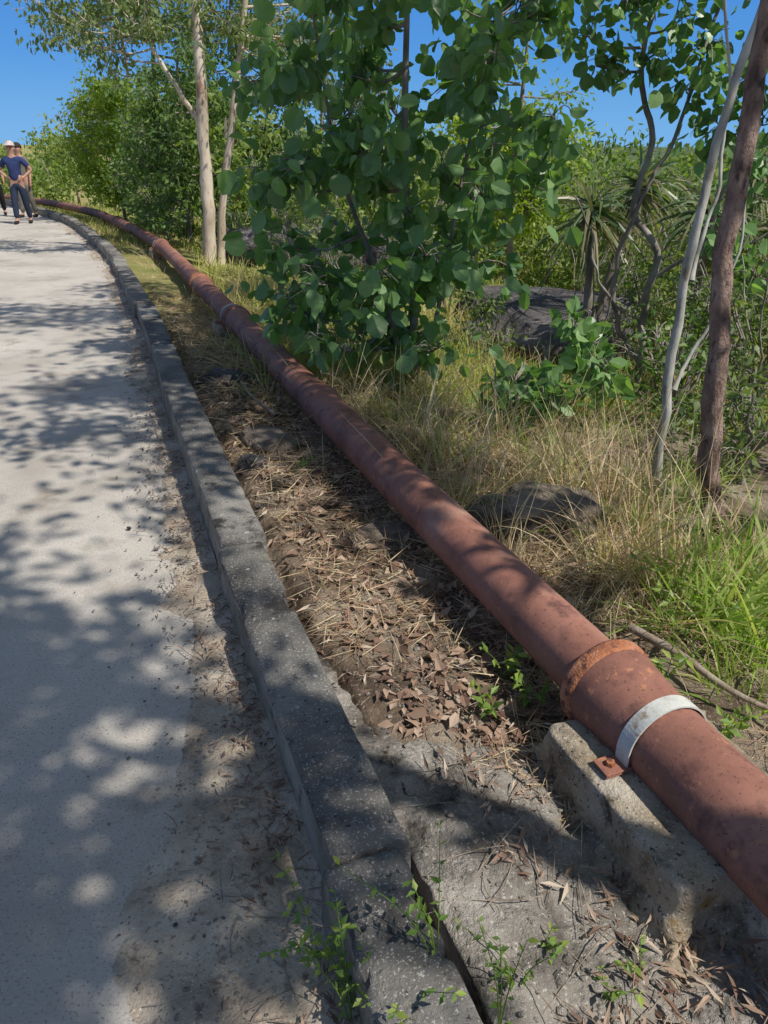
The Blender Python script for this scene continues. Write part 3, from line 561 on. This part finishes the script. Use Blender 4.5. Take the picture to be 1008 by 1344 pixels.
A.obj('gravel',[M_apron],kind='stuff',label='small grey gravel and grit',smooth=False)
def fallen(pts,r,label):
    P=crom(pts,8);V,F=tube(P,np.linspace(r,r*.35,len(P)),8,.15);b=P[0];mk('fallen_branch',V,F,M_dead,base=b,label=label,category='fallen branch')
fallen([(.90,2.25,-.05),(1.02,2.06,-.04),(1.13,1.9,-.06),(1.36,1.74,-.10)],.018,'thick grey dead branch lying behind the pipe')
fallen([(1.5,3.1,-.1),(1.7,3.5,.0),(2.0,4.3,.1),(2.3,5.0,.0)],.025,'dead branch lying in the grass')
fallen([(-.7,4.6,-.02),(-.95,5.0,.02),(-1.1,5.5,-.02)],.014,'thin dead branch lying by the kerb')
fallen([(-.42,1.15,.03),(-.25,1.05,.06),(-.05,.97,.10),(.1,.95,.19)],.002,'thin dry grass stalk arching over the sand')
def weed(x,y,z,n,h,ls,T=TE,lean=.7,label='small green seedling with paired leaflets',pairs=7):
    b=np.array([x,y,z]);e=empty('weed',b,label=label,category='weed',group='weeds sprouting beside the kerb and pipe');A=Acc();P=[];D=[]
    for i in range(n):
        a=R.rand()*6.28;L=h*R.uniform(.5,1.1);o=np.array([math.cos(a),math.sin(a),0]);k=lean*R.uniform(.3,1)
        C=crom([b,b+o*L*.25*k+np.array([0,0,L*.5]),b+o*L*.8*k+np.array([0,0,L*.9])],6);V,F=tube(C,np.linspace(.0016,.0007,len(C)),5);A.add(V,F)
        for j in range(pairs):
            t=(j+2)/(pairs+1)*(len(C)-1);q=C[int(t)]+(C[min(len(C)-1,int(t)+1)]-C[int(t)])*(t-int(t)) if t<len(C)-1 else C[-1];sd_=np.cross(o,[0,0,1])
            for sg in (-1,1):
                if R.rand()<.25: continue
                P.append(q);D.append(sd_*sg+o*.5+np.array([0,0,.35])+R.randn(3)*.35)
    P=np.array(P);V,Q,r=leaves(P,np.array(D),ls*R.uniform(.5,1.15,len(P)),T,hint=R.randn(len(P),3)*.5+[0,0,1])
    A.obj('stem',[L_weed],parent=e,base=b);mk('foliage',V,Q,L_weed,parent=e,base=b,rnd=r,smooth=False)
for (x,y,z,n_,h) in ((-.13,.97,0,4,.2),(-.07,.90,.0,4,.28),(.03,.84,.02,5,.34),(.27,.93,-.04,3,.24),(.34,1.03,-.06,3,.13),(.46,.95,-.1,3,.13),(.10,.88,.12,4,.28),(-.06,.84,0,4,.24),(.22,.84,.0,4,.30),(.55,1.0,-.12,2,.2)): weed(x,y,z,n_,h,.024,TE,.9)
YL='yellow-green broad-leaved weed among dry grass'
for (x,y,n_,h) in ((.40,1.98,5,.16),(.34,1.8,4,.12),(.46,1.85,4,.14),(.55,2.02,4,.12),(-.45,3.7,4,.1),(1.05,2.2,6,.3),(1.05,1.75,5,.16),(1.2,1.5,5,.2),(1.1,2.45,6,.28),(-.95,5.0,4,.2),(1.1,1.3,5,.2),(.95,2.0,5,.2)): weed(x,y,float(gz(x,y)),n_,h,.045,TE,.8,YL,4)
# ---------------------------------------------------------------- people
def skin(name,V,E,Rr,mat,parent,root=0,sub=2):
    me=bpy.data.meshes.new(name);me.from_pydata(V,E,[]);o=bpy.data.objects.new(name,me);COL.objects.link(o)
    md=o.modifiers.new('s','SKIN');md.use_smooth_shade=True
    for i,r in enumerate(Rr):
        d=me.skin_vertices[0].data[i];d.radius=(r,r) if not isinstance(r,tuple) else r;d.use_root=(i==root)
    sb=o.modifiers.new('u','SUBSURF');sb.levels=sub;sb.render_levels=sub
    dg=bpy.context.evaluated_depsgraph_get();m2=bpy.data.meshes.new_from_object(o.evaluated_get(dg));o.modifiers.clear();o.data=m2
    m2.materials.clear();m2.materials.append(mat)
    for p in m2.polygons: p.use_smooth=True;p.material_index=0
    o.parent=parent;return o
M_skin=plain('skin_tone',(.45,.25,.18),.6,.1);M_navy=plain('navy_cloth',(.025,.04,.12));M_jean=plain('dark_denim',(.02,.03,.06));M_khaki=plain('khaki_cloth',(.16,.145,.115));M_pale=plain('pale_cloth',(.4,.38,.34));M_black=plain('black_cloth',(.015,.015,.018));M_shoe=plain('shoe_leather',(.03,.025,.02));M_cap=plain('cap_cloth',(.5,.42,.40));M_eye=plain('eye_dark',(.02,.015,.01),.3)
def person(loc,rot,label,shirt,trous,cap,akimbo,stride=.06,sc=1.):
    e=empty('person',loc,label=label,category='person');e.rotation_euler=(0,0,rot);e.scale=(sc,)*3
    V=[(0,0,.96),(0,.0,1.1),(0,.0,1.28),(0,.005,1.42),(0,0,1.52),(0,-.01,1.6),(0,-.015,1.68),(0,-.005,1.745)];Rr=[.125,.12,(.145,.115),(.12,.1),.055,.075,.095,.075]
    E=[(i,i+1) for i in range(7)]
    def add(p,par,r): V.append(p);Rr.append(r);E.append((par,len(V)-1));return len(V)-1
    nose=add((0,-.125,1.665),6,.014)
    arms={}
    for sg in (-1,1):
        add((sg*.098,0,1.67),6,.016)
        ak=akimbo[0 if sg<0 else 1]
        sh=add((sg*.18,.0,1.43),3,.06)
        el=(sg*.37,.08,1.2) if ak else (sg*.235,.03,1.16);wr=(sg*.2,-.03,1.05) if ak else (sg*.25,-.05,.92)
        ei=add(el,sh,.045);wi=add(wr,ei,.028)
        dv=Vector((-sg*.6,-.7,-.3)).normalized() if ak else Vector((0,-.15,-1)).normalized()
        sdv=Vector((0,.2,-1)) if ak else Vector((0,-1,0))
        pm=Vector(wr)+dv*.05;pi=add(tuple(pm),wi,.03)
        for k in range(4):
            o=sdv*(.026*(k-1.5)*.8);L=(.07,.08,.075,.06)[k]
            f1=add(tuple(pm+dv*.03+o),pi,.010);f2=add(tuple(pm+dv*(.03+L*.55)+o),f1,.009);add(tuple(pm+dv*(.03+L)+o+Vector((-sg*.015,0,-.005))),f2,.008)
        t1=add(tuple(Vector(wr)+dv*.03-sdv*.035),pi,.011);add(tuple(Vector(wr)+dv*.07-sdv*.05),t1,.009)
        hp=add((sg*.09,0,.9),0,.09);y1=sg*stride
        kn=add((sg*.11,-.02+y1*.8,.5),hp,.06);an=add((sg*.12,.02+y1*2,.09),kn,.038);add((sg*.135,-.13+y1*2,.035),an,.03)
        arms[sg]=(el,wr,(sg*.12,.02+y1*2),y1)
    skin('body',V,E,Rr,M_skin,e)
    V=[(0,0,.93),(0,0,1.1),(0,.0,1.28),(0,.005,1.42),(0,0,1.49)];Rr=[.15,.145,(.165,.135),(.135,.115),.07];E=[(0,1),(1,2),(2,3),(3,4)]
    for sg in (-1,1):
        el=Vector(arms[sg][0]);s0=Vector((sg*.18,0,1.43));V.append(tuple(s0));Rr.append(.075);E.append((3,len(V)-1));V.append(tuple(s0.lerp(el,.75)));Rr.append(.062);E.append((len(V)-2,len(V)-1))
    skin('shirt',V,E,Rr,shirt,e)
    V=[(0,0,.98),(0,0,.92)];Rr=[.14,.13];E=[(0,1)]
    for sg in (-1,1):
        y1=arms[sg][3];b=len(V);V+=[(sg*.095,0,.86),(sg*.11,-.02+y1*.8,.5),(sg*.12,.02+y1*2,.12)];Rr+=[.105,.08,.066];E+=[(1,b),(b,b+1),(b+1,b+2)]
    skin('trousers',V,E,Rr,trous,e)
    for sg in (-1,1):
        y1=arms[sg][3];skin('shoe',[(sg*.12,.04+y1*2,.05),(sg*.127,-.06+y1*2,.045),(sg*.135,-.17+y1*2,.035)],[(0,1),(1,2)],[.05,.048,.036],M_shoe,e)
        bm=bmesh.new();bmesh.ops.create_icosphere(bm,subdivisions=2,radius=.012);bmesh.ops.translate(bm,verts=bm.verts,vec=(sg*.035,-.1,1.69));me=bpy.data.meshes.new('eye');bm.to_mesh(me);bm.free();me.materials.append(M_eye);o=bpy.data.objects.new('eye',me);COL.objects.link(o);o.parent=e
    bm=bmesh.new();bmesh.ops.create_uvsphere(bm,u_segments=20,v_segments=12,radius=.112)
    for v in list(bm.verts):
        if v.co.z<-.01: v.co.z=-.01-(.0 if v.co.y<.0 else .04)*1
        v.co.y*=1.05
        if v.co.y<-.06 and v.co.z<.03 and cap[1]: v.co.y-=.06;v.co.z=.01
    bmesh.ops.translate(bm,verts=bm.verts,vec=(0,-.002,1.722))
    for f in bm.faces: f.smooth=True
    nm='cap' if cap[1] else 'hair'
    me=bpy.data.meshes.new(nm);bm.to_mesh(me);bm.free();me.materials.append(cap[0]);o=bpy.data.objects.new(nm,me);COL.objects.link(o);o.parent=e
person((-8.85,19.5,0),.15,'person in navy shirt, dark jeans and cap, hands on hips',M_navy,M_jean,(M_cap,True),(True,True),.07)
person((-9.62,21.6,0),-.2,'person in grey shirt and khaki trousers behind another walker',M_khaki,M_khaki,(M_shoe,False),(False,False))
person((-10.75,22.3,0),.4,'person in pale shirt and black trousers on the path',M_pale,M_black,(M_shoe,False),(False,False),.1)
# ---------------------------------------------------------------- light, sky, camera
sd=Vector((.84,-.54,0)).normalized();el=math.radians(53);sd=Vector((sd.x*math.cos(el),sd.y*math.cos(el),math.sin(el)))
sun=bpy.data.lights.new('sun','SUN');sun.energy=5.0;sun.angle=math.radians(.6);sun.color=(1,.95,.87)
so=bpy.data.objects.new('sun',sun);so.rotation_euler=sd.to_track_quat('Z','Y').to_euler();so.location=(10,-5,20);COL.objects.link(so)
w=bpy.data.worlds.new('World');SC.world=w;w.use_nodes=True;nt=w.node_tree;bg=nt.nodes['Background']
sk=nt.nodes.new('ShaderNodeTexSky');sk.sky_type='NISHITA';sk.sun_disc=False;sk.sun_elevation=el;sk.sun_rotation=math.atan2(sd.x,sd.y);sk.air_density=1.0;sk.dust_density=.5;sk.ozone_density=1.0
hs=nt.nodes.new('ShaderNodeHueSaturation');hs.inputs['Saturation'].default_value=.85;nt.links.new(sk.outputs[0],hs.inputs['Color'])
STR=.11
tc=nt.nodes.new('ShaderNodeTexCoord');sp=nt.nodes.new('ShaderNodeSeparateXYZ');nt.links.new(tc.outputs['Generated'],sp.inputs[0])
rp=ramp(nt,[(0,(.16,.46,.86)),(.10,(.06,.30,.76)),(.25,(.015,.17,.66)),(1,(.01,.12,.5))]);nt.links.new(sp.outputs[2],rp.inputs[0])
sc_=nt.nodes.new('ShaderNodeVectorMath');sc_.operation='SCALE';sc_.inputs['Scale'].default_value=1/STR;nt.links.new(rp.outputs[0],sc_.inputs[0])
fr=nt.nodes.new('ShaderNodeMapRange');fr.inputs[1].default_value=.2;fr.inputs[2].default_value=.42;fr.inputs[3].default_value=.9;fr.inputs[4].default_value=.0;nt.links.new(sp.outputs[2],fr.inputs[0])
c=mix(nt,fr.outputs[0],hs.outputs[0],sc_.outputs[0]);nt.links.new(c,bg.inputs[0]);bg.inputs[1].default_value=STR
cam=bpy.data.cameras.new('camera');co=bpy.data.objects.new('camera',cam);COL.objects.link(co);co.location=(0,0,1.5);co.rotation_euler=(math.radians(90-25.7),0,0)
cam.sensor_fit='VERTICAL';cam.sensor_height=36;cam.lens=26;cam.clip_start=.05;cam.clip_end=1500;SC.camera=co
SC.view_settings.view_transform='Standard';SC.view_settings.look='None';SC.view_settings.exposure=0
